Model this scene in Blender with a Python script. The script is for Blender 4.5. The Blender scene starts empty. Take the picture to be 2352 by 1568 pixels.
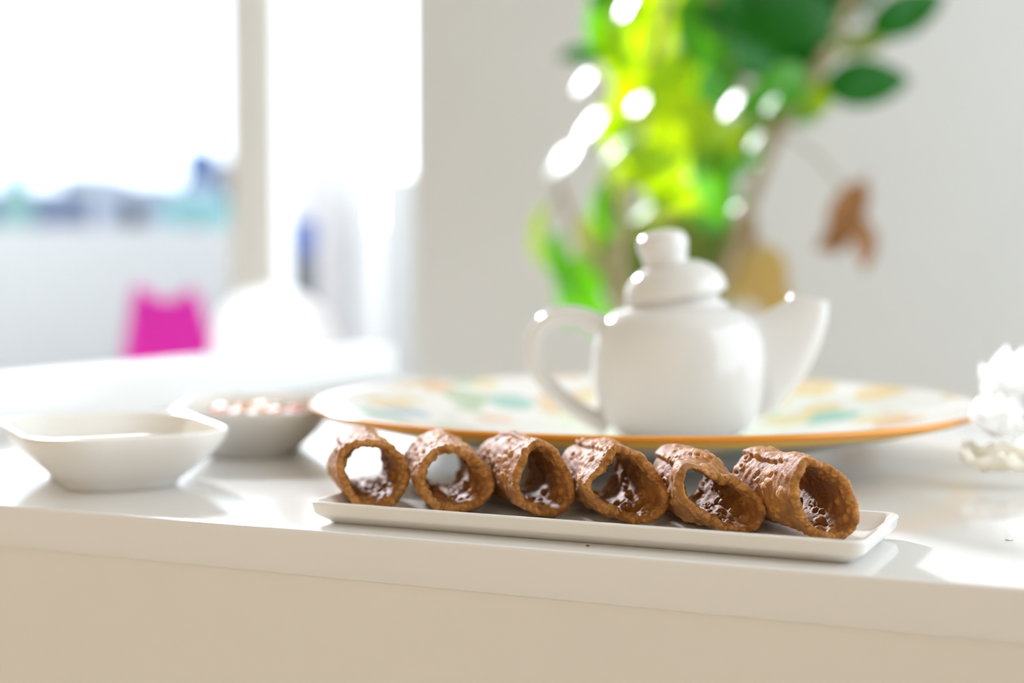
import bpy, bmesh, math, random
import numpy as np
from mathutils import Vector, Matrix

random.seed(7)
rng = np.random.default_rng(11)
scene = bpy.context.scene
COL = scene.collection
PI = math.pi

# ------------------------------------------------------------------ camera
ZC = 0.92                      # height of the worktop
FPX = 3600.0                   # focal length in pixels of the 2352 x 1568 frame
PITCH = math.atan(194.0 / FPX)
CAM = Vector((0.0, 0.0, ZC + 0.142))
cd = bpy.data.cameras.new('camera')
cam = bpy.data.objects.new('camera', cd)
COL.objects.link(cam)
cam.location = CAM
cam.rotation_euler = (PI / 2 - PITCH, 0, 0)
cd.sensor_width = 36.0
cd.lens = 36.0 * FPX / 2352.0
cd.clip_start = 0.02
cd.clip_end = 400
cd.dof.use_dof = True
cd.dof.focus_distance = 0.785
cd.dof.aperture_fstop = cd.lens / 18.0
cd.dof.aperture_blades = 0
scene.camera = cam

# ------------------------------------------------------------------ light
world = bpy.data.worlds.new('hazy_sky')
scene.world = world
world.use_nodes = True
bg = world.node_tree.nodes['Background']
bg.inputs[0].default_value = (0.84, 0.92, 1.0, 1)
bg.inputs[1].default_value = 3.9
SUN_AZ, SUN_EL = math.radians(20), math.radians(22)     # back left of the view
SUN = Vector((-math.sin(SUN_AZ) * math.cos(SUN_EL), math.cos(SUN_AZ) * math.cos(SUN_EL), math.sin(SUN_EL)))
sd = bpy.data.lights.new('sun', 'SUN')
sd.energy = 7.5
sd.angle = math.radians(3.5)
sd.color = (0.97, 0.95, 1.0)
sun = bpy.data.objects.new('sun', sd)
COL.objects.link(sun)
sun.rotation_euler = (-SUN).to_track_quat('-Z', 'Y').to_euler()
sun.location = SUN * 20

vs = scene.view_settings
vs.view_transform = 'Standard'
vs.look = 'None'
vs.gamma = 1.0
vs.use_curve_mapping = False
vs.exposure = 0.36

# ------------------------------------------------------------------ helpers
def at(u, v, Y):
    """point at distance Y in front of the lens for a place (u, v) in the frame"""
    dx = (u - 1176) / FPX
    dz = -(v - 784) / FPX
    y = math.cos(PITCH) + dz * math.sin(PITCH)
    z = -math.sin(PITCH) + dz * math.cos(PITCH)
    return Vector((dx * Y / y, Y, CAM.z + z * Y / y))

ANG = math.radians(24)         # the counter and the room stand at this angle to the view
E1 = Vector((math.cos(ANG), -math.sin(ANG), 0))
E2 = Vector((math.sin(ANG), math.cos(ANG), 0))
ORG = Vector((0, 0.7633, 0))
def loc(p, q, z):
    return ORG + E1 * p + E2 * q + Vector((0, 0, z))

def tag(o, label=None, cat=None, group=None, kind=None):
    if label: o['label'] = label
    if cat: o['category'] = cat
    if group: o['group'] = group
    if kind: o['kind'] = kind
    return o

def empty(name, location=(0, 0, 0), rz=0.0, parent=None):
    o = bpy.data.objects.new(name, None)
    COL.objects.link(o)
    o.empty_display_size = 0.02
    o.location = location
    o.rotation_euler = (0, 0, rz)
    o.parent = parent
    return o

def link(name, me, m, parent=None, location=None, rz=0.0):
    o = bpy.data.objects.new(name, me)
    COL.objects.link(o)
    if m is not None:
        if len(me.materials) == 0:
            for mm in (m if isinstance(m, (list, tuple)) else [m]):
                me.materials.append(mm)
    o.parent = parent
    if location is not None: o.location = location
    o.rotation_euler = (0, 0, rz)
    return o

def mesh_from(name, verts, faces, smooth=True, recalc=True):
    me = bpy.data.meshes.new(name)
    me.from_pydata([tuple(v) for v in verts], [], faces)
    if recalc:
        bm = bmesh.new(); bm.from_mesh(me)
        bmesh.ops.recalc_face_normals(bm, faces=bm.faces)
        bm.to_mesh(me); bm.free()
    me.polygons.foreach_set('use_smooth', [smooth] * len(me.polygons))
    me.update()
    return me

def box_bm(bm, x0, x1, y0, y1, z0, z1):
    vs_ = [bm.verts.new(p) for p in ((x0, y0, z0), (x1, y0, z0), (x1, y1, z0), (x0, y1, z0),
                                     (x0, y0, z1), (x1, y0, z1), (x1, y1, z1), (x0, y1, z1))]
    for f in ((0, 3, 2, 1), (4, 5, 6, 7), (0, 1, 5, 4), (1, 2, 6, 5), (2, 3, 7, 6), (3, 0, 4, 7)):
        bm.faces.new([vs_[i] for i in f])

def boxes(name, lst, m, parent=None, location=None, rz=0.0, bevel=0.0, seg=3):
    bm = bmesh.new()
    for b in lst: box_bm(bm, *b)
    if bevel > 0:
        bmesh.ops.bevel(bm, geom=list(bm.edges), offset=bevel, segments=seg, affect='EDGES', profile=0.5)
    me = bpy.data.meshes.new(name)
    bm.to_mesh(me); bm.free()
    if bevel > 0:
        me.polygons.foreach_set('use_smooth', [True] * len(me.polygons))
        me.set_sharp_from_angle(angle=math.radians(50))
    return link(name, me, m, parent, location, rz)

def grid_faces(nr, nc, close_c=True, close_r=False):
    f = []
    for i in range(nr if close_r else nr - 1):
        i2 = (i + 1) % nr
        for j in range(nc if close_c else nc - 1):
            j2 = (j + 1) % nc
            f.append((i * nc + j, i * nc + j2, i2 * nc + j2, i2 * nc + j))
    return f

def smooth_profile(pts, n=6):
    """Catmull-Rom through (r, z) points"""
    P = [np.array(p, float) for p in pts]
    P = [2 * P[0] - P[1]] + P + [2 * P[-1] - P[-2]]
    out = []
    for i in range(1, len(P) - 2):
        for k in range(n):
            t = k / n
            a, b, c, d = P[i - 1], P[i], P[i + 1], P[i + 2]
            out.append(0.5 * ((2 * b) + (-a + c) * t + (2 * a - 5 * b + 4 * c - d) * t * t + (-a + 3 * b - 3 * c + d) * t ** 3))
    out.append(P[-2])
    return out

def lathe(name, prof, n=64, cap0=True, cap1=True):
    verts, faces = [], []
    for (r, z) in prof:
        for j in range(n):
            t = 2 * PI * j / n
            verts.append((r * math.cos(t), r * math.sin(t), z))
    faces = grid_faces(len(prof), n)
    if cap0 and prof[0][0] > 1e-5:
        faces.append(tuple(range(n)))
    if cap1 and prof[-1][0] > 1e-5:
        faces.append(tuple((len(prof) - 1) * n + j for j in range(n)))
    me = mesh_from(name, verts, faces)
    return me

def tube(name, path, radii, n=16, flat=1.0, m=None, parent=None, location=None, up=Vector((0, 1, 0)), rz=0.0):
    P = [Vector(p) for p in path]
    verts = []
    for i, p in enumerate(P):
        t = (P[min(i + 1, len(P) - 1)] - P[max(i - 1, 0)]).normalized()
        s = up - t * up.dot(t)
        if s.length < 1e-4: s = Vector((1, 0, 0)) - t * t.x
        s.normalize()
        b = t.cross(s)
        r = radii[i] if isinstance(radii, (list, tuple)) else radii
        for j in range(n):
            a = 2 * PI * j / n
            verts.append(p + s * (r * flat * math.cos(a)) + b * (r * math.sin(a)))
    faces = grid_faces(len(P), n)
    faces.append(tuple(range(n)))
    faces.append(tuple((len(P) - 1) * n + j for j in range(n)))
    me = mesh_from(name, verts, faces)
    if m is None: return me
    return link(name, me, m, parent, location, rz)

def curve_pts(pts, n=8):
    P = [np.array(p, float) for p in pts]
    return [Vector(p) for p in smooth_profile(P, n)]

def rrect(w, d, r, seg=8):
    """outline points of a rounded rectangle with unit normals towards the outside"""
    pts = []
    r = max(r, 1e-4)
    for cx, cy, a0 in ((w / 2 - r, d / 2 - r, 0), (-w / 2 + r, d / 2 - r, PI / 2), (-w / 2 + r, -d / 2 + r, PI), (w / 2 - r, -d / 2 + r, 1.5 * PI)):
        for k in range(seg + 1):
            a = a0 + PI / 2 * k / seg
            pts.append((cx + r * math.cos(a), cy + r * math.sin(a)))
    return pts

def rrect_loft(name, w, d, r, prof, seg=8, rmin=0.003, sharp=33):
    """prof: (inset, z) rings from the underside round the rim to the inside"""
    verts = []
    n = None
    for ins, z in prof:
        p = rrect(w - 2 * ins, d - 2 * ins, max(rmin, r - ins * 0.55), seg)
        n = len(p)
        verts += [(x, y, z) for x, y in p]
    faces = grid_faces(len(prof), n)
    faces.append(tuple(range(n)))
    faces.append(tuple((len(prof) - 1) * n + j for j in range(n)))
    me = mesh_from(name, verts, faces)
    me.set_sharp_from_angle(angle=math.radians(sharp))
    return me

# ------------------------------------------------------------------ materials
def mat(name, c1, c2=None, rough=0.5, spec=0.5, scale=20.0, detail=3.0, bump=0.0, bump_scale=None, coat=0.0, coat_rough=0.08, sss=0.0, sheen=0.0, metal=0.0, dist=0.001):
    m = bpy.data.materials.new(name)
    m.use_nodes = True
    nt = m.node_tree
    b = nt.nodes['Principled BSDF']
    tc = nt.nodes.new('ShaderNodeTexCoord')
    nz = nt.nodes.new('ShaderNodeTexNoise')
    nz.inputs['Scale'].default_value = scale
    nz.inputs['Detail'].default_value = detail
    nt.links.new(tc.outputs['Object'], nz.inputs['Vector'])
    cr = nt.nodes.new('ShaderNodeValToRGB')
    c2 = c2 or tuple(min(1, x * 0.96) for x in c1)
    cr.color_ramp.elements[0].position = 0.3
    cr.color_ramp.elements[1].position = 0.7
    cr.color_ramp.elements[0].color = (*c1, 1)
    cr.color_ramp.elements[1].color = (*c2, 1)
    nt.links.new(nz.outputs['Fac'], cr.inputs['Fac'])
    nt.links.new(cr.outputs['Color'], b.inputs['Base Color'])
    b.inputs['Roughness'].default_value = rough
    b.inputs['Specular IOR Level'].default_value = spec
    b.inputs['Coat Weight'].default_value = coat
    b.inputs['Coat Roughness'].default_value = coat_rough
    b.inputs['Sheen Weight'].default_value = sheen
    b.inputs['Metallic'].default_value = metal
    if sss > 0:
        b.inputs['Subsurface Weight'].default_value = sss
        b.inputs['Subsurface Radius'].default_value = (0.01, 0.008, 0.006)
        b.inputs['Subsurface Scale'].default_value = 0.3
    if bump > 0:
        bn = nt.nodes.new('ShaderNodeBump')
        bn.inputs['Strength'].default_value = bump
        bn.inputs['Distance'].default_value = dist
        n2 = nt.nodes.new('ShaderNodeTexNoise')
        n2.inputs['Scale'].default_value = bump_scale or scale * 4
        n2.inputs['Detail'].default_value = 4
        nt.links.new(tc.outputs['Object'], n2.inputs['Vector'])
        nt.links.new(n2.outputs['Fac'], bn.inputs['Height'])
        nt.links.new(bn.outputs['Normal'], b.inputs['Normal'])
    return m

def leaf_mat(name, c1, c2, trans, tfac, rough=0.28, spec=0.5):
    m = mat(name, c1, c2, rough=rough, spec=spec, scale=14, bump=0.15, bump_scale=60, dist=0.002)
    nt = m.node_tree
    b = nt.nodes['Principled BSDF']
    out = nt.nodes['Material Output']
    tr = nt.nodes.new('ShaderNodeBsdfTranslucent')
    tr.inputs['Color'].default_value = (*trans, 1)
    mx = nt.nodes.new('ShaderNodeMixShader')
    mx.inputs[0].default_value = tfac
    nt.links.new(b.outputs[0], mx.inputs[1])
    nt.links.new(tr.outputs[0], mx.inputs[2])
    nt.links.new(mx.outputs[0], out.inputs['Surface'])
    return m

M = {}
M['wall'] = mat('wall_paint', (0.67, 0.68, 0.67), (0.655, 0.665, 0.655), rough=0.75, spec=0.3, scale=3, bump=0.05, bump_scale=200)
M['warm_wall'] = mat('warm_wall_paint', (0.80, 0.72, 0.61), (0.78, 0.70, 0.59), rough=0.75, spec=0.3, scale=3, bump=0.05, bump_scale=200)
M['ceiling'] = mat('ceiling_paint', (0.85, 0.84, 0.82), rough=0.8, scale=3)
M['floor'] = mat('floor_stone', (0.64, 0.57, 0.48), (0.60, 0.53, 0.44), rough=0.35, scale=4)
M['worktop'] = mat('white_lacquer_worktop', (0.80, 0.79, 0.77), (0.79, 0.78, 0.76), rough=0.14, spec=0.6, scale=5, bump=0.02, bump_scale=120)
M['cabinet'] = mat('white_cabinet_lacquer', (0.82, 0.79, 0.75), (0.81, 0.78, 0.74), rough=0.35, scale=5)
M['porcelain'] = mat('white_porcelain', (0.68, 0.665, 0.635), (0.67, 0.655, 0.625), rough=0.09, spec=0.55, scale=8)
M['porcelain_plate'] = mat('ivory_porcelain', (0.84, 0.82, 0.78), (0.83, 0.81, 0.77), rough=0.16, spec=0.5, scale=8)
M['porcelain_dish'] = mat('white_stoneware', (0.84, 0.82, 0.78), (0.83, 0.81, 0.77), rough=0.18, spec=0.5, scale=8)
M['cream'] = mat('pale_yellow_cream', (0.80, 0.66, 0.36), (0.84, 0.72, 0.45), rough=0.5, scale=60, bump=0.5, bump_scale=120, dist=0.002)
M['sunlit_leaf'] = leaf_mat('sunlit_leaf', (0.20, 0.40, 0.004), (0.28, 0.46, 0.004), (0.56, 0.80, 0.0), 0.56)  # yellow-green puts the sun shining through the blades into the leaf colour
M['leaf'] = leaf_mat('green_leaf', (0.02, 0.17, 0.002), (0.035, 0.22, 0.003), (0.14, 0.52, 0.0), 0.45)
M['shaded_leaf'] = leaf_mat('shaded_leaf', (0.004, 0.085, 0.004), (0.010, 0.115, 0.005), (0.01, 0.22, 0.001), 0.35, spec=0.25)  # darker copy of the green, with the shade on these leaves coloured in
M['olive_leaf'] = leaf_mat('olive_leaf', (0.16, 0.22, 0.05), (0.20, 0.25, 0.06), (0.34, 0.42, 0.06), 0.4)
M['dry_leaf'] = leaf_mat('dry_leaf', (0.34, 0.17, 0.06), (0.25, 0.10, 0.03), (0.45, 0.22, 0.08), 0.3, rough=0.6)
M['ochre_leaf'] = leaf_mat('ochre_leaf', (0.58, 0.42, 0.14), (0.50, 0.34, 0.12), (0.68, 0.48, 0.14), 0.4, rough=0.5)
M['bark'] = mat('pale_bark', (0.36, 0.28, 0.17), (0.28, 0.22, 0.12), rough=0.8, scale=30, bump=0.4)
M['petal'] = leaf_mat('white_petal', (0.92, 0.92, 0.91), (0.90, 0.90, 0.88), (0.95, 0.95, 0.94), 0.62, rough=0.6, spec=0.3)
M['petal_cream'] = leaf_mat('cream_petal', (0.93, 0.90, 0.80), (0.92, 0.89, 0.80), (0.96, 0.93, 0.84), 0.6, rough=0.6, spec=0.3)

# fried pastry: browner in the hollows of the dough, golden on the blisters
def pastry():
    m = bpy.data.materials.new('fried_pastry')
    m.use_nodes = True
    nt = m.node_tree
    b = nt.nodes['Principled BSDF']
    tc = nt.nodes.new('ShaderNodeTexCoord')
    n1 = nt.nodes.new('ShaderNodeTexNoise'); n1.inputs['Scale'].default_value = 120; n1.inputs['Detail'].default_value = 5
    n2 = nt.nodes.new('ShaderNodeTexNoise'); n2.inputs['Scale'].default_value = 900; n2.inputs['Detail'].default_value = 3
    at_ = nt.nodes.new('ShaderNodeAttribute'); at_.attribute_name = 'blister'
    nt.links.new(tc.outputs['Object'], n1.inputs['Vector'])
    nt.links.new(tc.outputs['Object'], n2.inputs['Vector'])
    cr = nt.nodes.new('ShaderNodeValToRGB')
    cr.color_ramp.elements[0].position = 0.3; cr.color_ramp.elements[0].color = (0.23, 0.078, 0.014, 1)
    cr.color_ramp.elements[1].position = 0.72; cr.color_ramp.elements[1].color = (0.46, 0.19, 0.036, 1)
    nt.links.new(n1.outputs['Fac'], cr.inputs['Fac'])
    mx = nt.nodes.new('ShaderNodeMixRGB'); mx.blend_type = 'MIX'
    mx.inputs['Color2'].default_value = (0.64, 0.31, 0.07, 1)
    nt.links.new(cr.outputs['Color'], mx.inputs['Color1'])
    nt.links.new(at_.outputs['Fac'], mx.inputs['Fac'])
    nt.links.new(mx.outputs['Color'], b.inputs['Base Color'])
    b.inputs['Roughness'].default_value = 0.64
    b.inputs['Specular IOR Level'].default_value = 0.45
    b.inputs['Sheen Weight'].default_value = 0.08
    b.inputs['Sheen Roughness'].default_value = 0.4
    bn = nt.nodes.new('ShaderNodeBump'); bn.inputs['Strength'].default_value = 0.7; bn.inputs['Distance'].default_value = 0.0006
    nt.links.new(n2.outputs['Fac'], bn.inputs['Height'])
    nt.links.new(bn.outputs['Normal'], b.inputs['Normal'])
    return m
M['pastry'] = pastry()

def majolica():
    """white tin glaze with hand painted ochre, teal and green motifs set round the dish"""
    m = bpy.data.materials.new('painted_majolica')
    m.use_nodes = True
    nt = m.node_tree
    b = nt.nodes['Principled BSDF']
    tc = nt.nodes.new('ShaderNodeTexCoord')
    vo = nt.nodes.new('ShaderNodeTexVoronoi'); vo.inputs['Scale'].default_value = 21
    vo.inputs['Randomness'].default_value = 0.8
    nz = nt.nodes.new('ShaderNodeTexNoise'); nz.inputs['Scale'].default_value = 25
    mp = nt.nodes.new('ShaderNodeVectorMath'); mp.operation = 'ADD'
    sc_ = nt.nodes.new('ShaderNodeVectorMath'); sc_.operation = 'SCALE'; sc_.inputs['Scale'].default_value = 0.03
    nt.links.new(tc.outputs['Object'], nz.inputs['Vector'])
    nt.links.new(nz.outputs['Color'], sc_.inputs[0])
    nt.links.new(tc.outputs['Object'], mp.inputs[0]); nt.links.new(sc_.outputs[0], mp.inputs[1])
    nt.links.new(mp.outputs[0], vo.inputs['Vector'])
    sep = nt.nodes.new('ShaderNodeSeparateColor')
    nt.links.new(vo.outputs['Color'], sep.inputs[0])
    hue = nt.nodes.new('ShaderNodeValToRGB')
    hue.color_ramp.interpolation = 'CONSTANT'
    e = hue.color_ramp.elements
    e[0].position = 0.0; e[0].color = (0.75, 0.36, 0.04, 1)
    e[1].position = 0.28; e[1].color = (0.06, 0.42, 0.34, 1)
    for p, c in ((0.45, (0.80, 0.52, 0.10, 1)), (0.62, (0.20, 0.40, 0.10, 1)), (0.74, (0.10, 0.36, 0.55, 1)), (0.84, (0.78, 0.60, 0.22, 1))):
        k = e.new(p); k.color = c
    nt.links.new(sep.outputs[0], hue.inputs['Fac'])
    # blobs: inside a distance from the cell centre
    blob = nt.nodes.new('ShaderNodeMapRange')
    blob.inputs['From Min'].default_value = 0.50; blob.inputs['From Max'].default_value = 0.42
    nt.links.new(vo.outputs['Distance'], blob.inputs['Value'])
    # only on the sloping border of the dish
    sx = nt.nodes.new('ShaderNodeVectorMath'); sx.operation = 'LENGTH'
    flat_ = nt.nodes.new('ShaderNodeVectorMath'); flat_.operation = 'MULTIPLY'; flat_.inputs[1].default_value = (1, 1, 0)
    nt.links.new(tc.outputs['Object'], flat_.inputs[0]); nt.links.new(flat_.outputs[0], sx.inputs[0])
    bor = nt.nodes.new('ShaderNodeMapRange')
    bor.inputs['From Min'].default_value = 0.100; bor.inputs['From Max'].default_value = 0.115
    nt.links.new(sx.outputs['Value'], bor.inputs['Value'])
    mul = nt.nodes.new('ShaderNodeMath'); mul.operation = 'MULTIPLY'
    nt.links.new(blob.outputs[0], mul.inputs[0]); nt.links.new(bor.outputs[0], mul.inputs[1])
    m2_ = nt.nodes.new('ShaderNodeMath'); m2_.operation = 'MULTIPLY'; m2_.inputs[1].default_value = 0.6
    nt.links.new(mul.outputs[0], m2_.inputs[0])
    mx = nt.nodes.new('ShaderNodeMixRGB'); mx.inputs['Color1'].default_value = (0.84, 0.83, 0.79, 1)
    nt.links.new(m2_.outputs[0], mx.inputs['Fac']); nt.links.new(hue.outputs['Color'], mx.inputs['Color2'])
    nt.links.new(mx.outputs['Color'], b.inputs['Base Color'])
    b.inputs['Roughness'].default_value = 0.12
    return m
M['majolica'] = majolica()
M['orange_glaze'] = mat('orange_glaze', (0.84, 0.34, 0.02), (0.78, 0.30, 0.018), rough=0.15, scale=12)
M['yellow_glaze'] = mat('yellow_glaze', (0.95, 0.62, 0.07), (0.90, 0.56, 0.06), rough=0.2, scale=12)

def thin_glass(name='window_glass', tint=(0.95, 0.955, 0.955)):
    m = bpy.data.materials.new(name)
    m.use_nodes = True
    nt = m.node_tree
    out = nt.nodes['Material Output']
    nt.nodes.remove(nt.nodes['Principled BSDF'])
    t = nt.nodes.new('ShaderNodeBsdfTransparent'); t.inputs[0].default_value = (*tint, 1)
    g = nt.nodes.new('ShaderNodeBsdfGlossy'); g.inputs['Roughness'].default_value = 0.02
    lw = nt.nodes.new('ShaderNodeLayerWeight'); lw.inputs[0].default_value = 0.5
    pw = nt.nodes.new('ShaderNodeMath'); pw.operation = 'POWER'; pw.inputs[1].default_value = 5.0
    fr = nt.nodes.new('ShaderNodeMapRange'); fr.inputs['To Min'].default_value = 0.03; fr.inputs['To Max'].default_value = 0.9
    nt.links.new(lw.outputs['Facing'], pw.inputs[0]); nt.links.new(pw.outputs[0], fr.inputs['Value'])
    mx = nt.nodes.new('ShaderNodeMixShader')
    nt.links.new(fr.outputs[0], mx.inputs[0]); nt.links.new(t.outputs[0], mx.inputs[1]); nt.links.new(g.outputs[0], mx.inputs[2])
    nt.links.new(mx.outputs[0], out.inputs['Surface'])
    return m
M['glass'] = thin_glass()
M['solar_glass'] = thin_glass('solar_tinted_glass', (0.73, 0.745, 0.76))
M['amber_fill_glass'] = thin_glass('amber_fill_tint', (0.535, 0.470, 0.395))  # tint invented to warm the fill light from behind the viewer
M['frame'] = mat('grey_white_frame_paint', (0.82, 0.84, 0.84), (0.80, 0.82, 0.82), rough=0.4, scale=6)
M['terrace'] = mat('terrace_tile', (0.30, 0.29, 0.27), (0.27, 0.26, 0.24), rough=0.7, scale=3)
M['parapet'] = mat('white_render', (0.54, 0.52, 0.49), (0.52, 0.50, 0.47), rough=0.85, scale=6, bump=0.2)
M['magenta'] = mat('magenta_plastic', (0.90, 0.002, 0.46), (0.86, 0.002, 0.44), rough=0.35, scale=6)
M['navy'] = mat('navy_glaze', (0.035, 0.07, 0.22), (0.03, 0.06, 0.18), rough=0.4, scale=8)
M['slate'] = mat('dark_grey_stone', (0.06, 0.07, 0.075), (0.05, 0.055, 0.06), rough=0.6, scale=8)
M['canvas'] = mat('white_canvas', (0.40, 0.40, 0.39), (0.385, 0.385, 0.375), rough=0.85, scale=9, bump=0.2)
M['milky_shell'] = leaf_mat('milky_plastic', (0.9, 0.9, 0.9), (0.88, 0.89, 0.9), (0.93, 0.94, 0.95), 0.6, rough=0.4)
M['white_plastic'] = mat('white_plastic', (0.85, 0.86, 0.87), rough=0.4, scale=6)

# ------------------------------------------------------------------ the room
FLOOR = 0.0
CEIL = 3.45
WALLQ = None
JAMB = Vector((-0.295, 4.6, 0))          # right hand side of the tall terrace door
jp = (JAMB - ORG).dot(E1); jq = (JAMB - ORG).dot(E2)
PL, PR, QB, QF = -4.9, 1.75, jq, -2.6      # room extents in the counter's own directions
DOOR_W, DOOR_H = 2.8, 3.25
def room_obj(name, lst, m, **k):
    o = boxes(name, lst, m, None, (ORG.x, ORG.y, 0), -ANG, **k)
    tag(o, kind='structure')
    return o
T = 0.22
room_obj('floor', [(PL - T, PR + T, QF - T, QB + T, -0.12, 0.0)], M['floor'])
room_obj('ceiling', [(PL - T, PR + T, QF - T, QB + T, CEIL, CEIL + 0.15)], M['ceiling'])
room_obj('wall_back', [(jp, PR + T, QB, QB + T, 0, CEIL), (jp - DOOR_W, jp, QB, QB + T, DOOR_H, CEIL), (PL - T, jp - DOOR_W, QB, QB + T, 0, CEIL)], M['wall'])
room_obj('wall_left', [(PL - T, PL, QF, QB, 0, CEIL)], M['warm_wall'])
FP0, FP1, FZ0, FZ1 = -4.6, 1.5, 0.25, 3.2      # unseen window wall behind the viewer, added for warm fill light
room_obj('wall_front', [(PL - T, FP0, QF - T, QF, 0, CEIL), (FP1, PR + T, QF - T, QF, 0, CEIL), (FP0, FP1, QF - T, QF, 0, FZ0), (FP0, FP1, QF - T, QF, FZ1, CEIL)], M['warm_wall'])
WQ0, WQ1, WZ0, WZ1 = -0.4, 3.1, 0.6, 3.1      # window in the right hand wall
room_obj('wall_right', [(PR, PR + T, QF, WQ0, 0, CEIL), (PR, PR + T, WQ1, QB, 0, CEIL), (PR, PR + T, WQ0, WQ1, 0, WZ0), (PR, PR + T, WQ0, WQ1, WZ1, CEIL)], M['wall'])

# tall terrace door: frame, fixed leaf of tinted glass on the left, the right part stands open
dr = empty('door_1', (ORG.x, ORG.y, 0), -ANG)
tag(dr, kind='structure')
y0, y1 = QB + 0.06, QB + 0.13
boxes('head_rail', [(jp - DOOR_W, jp, y0, y1, DOOR_H - 0.06, DOOR_H)], M['frame'], dr, bevel=0.004)
boxes('outer_stile', [(jp - DOOR_W, jp - DOOR_W + 0.06, y0, y1, 0, DOOR_H - 0.06)], M['frame'], dr, bevel=0.004)
boxes('middle_stile', [(jp - 0.665, jp - 0.495, y0 - 0.01, y1 + 0.01, 0, DOOR_H - 0.06)], M['frame'], dr, bevel=0.004)
boxes('bottom_rail', [(jp - DOOR_W + 0.06, jp - 0.665, y0, y1, 0, 0.12)], M['frame'], dr, bevel=0.004)
boxes('pane', [(jp - DOOR_W + 0.06, jp - 0.665, y0 + 0.03, y0 + 0.036, 0.12, DOOR_H - 0.06)], M['solar_glass'], dr)

wn = empty('window_2', (ORG.x, ORG.y, 0), -ANG)
tag(wn, kind='structure')
boxes('window_frame', [(PR + 0.05, PR + 0.11, WQ0, WQ1, WZ0, WZ0 + 0.06), (PR + 0.05, PR + 0.11, WQ0, WQ1, WZ1 - 0.06, WZ1),
                       (PR + 0.05, PR + 0.11, WQ0, WQ0 + 0.06, WZ0 + 0.06, WZ1 - 0.06), (PR + 0.05, PR + 0.11, WQ1 - 0.06, WQ1, WZ0 + 0.06, WZ1 - 0.06),
                       (PR + 0.05, PR + 0.11, 1.47, 1.53, WZ0 + 0.06, WZ1 - 0.06)], M['frame'], wn)
boxes('pane', [(PR + 0.075, PR + 0.081, WQ0 + 0.06, 1.47, WZ0 + 0.06, WZ1 - 0.06)], M['glass'], wn)
boxes('pane', [(PR + 0.075, PR + 0.081, 1.53, WQ1 - 0.06, WZ0 + 0.06, WZ1 - 0.06)], M['glass'], wn)

wf = empty('fill_window', (ORG.x, ORG.y, 0), -ANG)  # added window, out of view, that brightens the room
tag(wf, kind='structure')
boxes('window_frame', [(FP0, FP1, QF - 0.11, QF - 0.05, FZ0, FZ0 + 0.06), (FP0, FP1, QF - 0.11, QF - 0.05, FZ1 - 0.06, FZ1),
                       (FP0, FP0 + 0.06, QF - 0.11, QF - 0.05, FZ0 + 0.06, FZ1 - 0.06), (FP1 - 0.06, FP1, QF - 0.11, QF - 0.05, FZ0 + 0.06, FZ1 - 0.06),
                       (-1.58, -1.52, QF - 0.11, QF - 0.05, FZ0 + 0.06, FZ1 - 0.06)], M['frame'], wf)
boxes('pane', [(FP0 + 0.06, -1.58, QF - 0.083, QF - 0.077, FZ0 + 0.06, FZ1 - 0.06)], M['amber_fill_glass'], wf)
boxes('pane', [(-1.52, FP1 - 0.06, QF - 0.083, QF - 0.077, FZ0 + 0.06, FZ1 - 0.06)], M['amber_fill_glass'], wf)

# ------------------------------------------------------------------ terrace and town outside
o = boxes('terrace_floor', [(-9, 6, QB + T, QB + 6.2, -0.14, -0.02)], M['terrace'], None, (ORG.x, ORG.y, 0), -ANG)
tag(o, kind='structure')
PARY = 9.4
pz = at(300, 522, PARY).z
o = boxes('wall_terrace', [(-6.5, 3.2, 0, 0.2, -0.02, pz)], M['parapet'], None, (0, PARY, 0), -0.06, bevel=0.01)
tag(o, kind='structure')
pz2 = at(900, 402, 7.4).z
pA = at(872, 402, 7.4)
o = boxes('wall_terrace_side', [(0, 1.2, 0, 0.2, -0.02, pz2)], M['canvas'], None, (pA.x, 7.4, 0), -0.1, bevel=0.01)
tag(o, kind='structure')

# far ground
o = boxes('ground', [(-80, 80, 0, 140, -3.2, -3.0)], mat('far_ground', (0.30, 0.29, 0.24), (0.22, 0.24, 0.16), rough=0.9, scale=0.2), None, (0, 12, 0))
tag(o, kind='structure')

def house(name, u0, u1, vt, Y, depth, wc, rc, label, roof='flat', extra=None):
    a = at(u0, vt, Y); b = at(u1, vt, Y)
    w = b.x - a.x
    t = empty(name, ((a.x + b.x) / 2, Y, -3.0), 0)
    tag(t, label, 'house', 'houses of the town beyond the terrace')
    H = a.z + 3.0
    wm = mat('house_wall_' + str(len(bpy.data.materials)), wc, rough=0.9, scale=0.6)
    rm = mat('house_roof_' + str(len(bpy.data.materials)), rc, rough=0.85, scale=1.0)
    gm = M['slate']
    boxes('walls', [(-w / 2, w / 2, 0, depth, 0, H - 0.25)], wm, t)
    if roof == 'flat':
        boxes('roof', [(-w / 2 - 0.15, w / 2 + 0.15, -0.15, depth + 0.15, H - 0.25, H)], rm, t)
    else:
        vsx = [(-w / 2 - .2, -.2, H - .25), (w / 2 + .2, -.2, H - .25), (w / 2 + .2, depth + .2, H - .25), (-w / 2 - .2, depth + .2, H - .25), (-w / 2 - .2, depth / 2, H + .7), (w / 2 + .2, depth / 2, H + .7)]
        link('roof', mesh_from('roof', vsx, [(0, 1, 5, 4), (2, 3, 4, 5), (1, 2, 5), (0, 4, 3), (0, 3, 2, 1)], smooth=False), rm, t)
    n = max(1, int(w / 1.8))
    for i in range(n):
        for zz in (H - 1.9, H - 4.4):
            if zz > 0.4:
                cx = -w / 2 + w * (i + 0.5) / n
                wo = boxes('window', [(cx - .35, cx + .35, -0.06, 0.02, zz, zz + 1.1)], gm, t)
    return t
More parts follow.
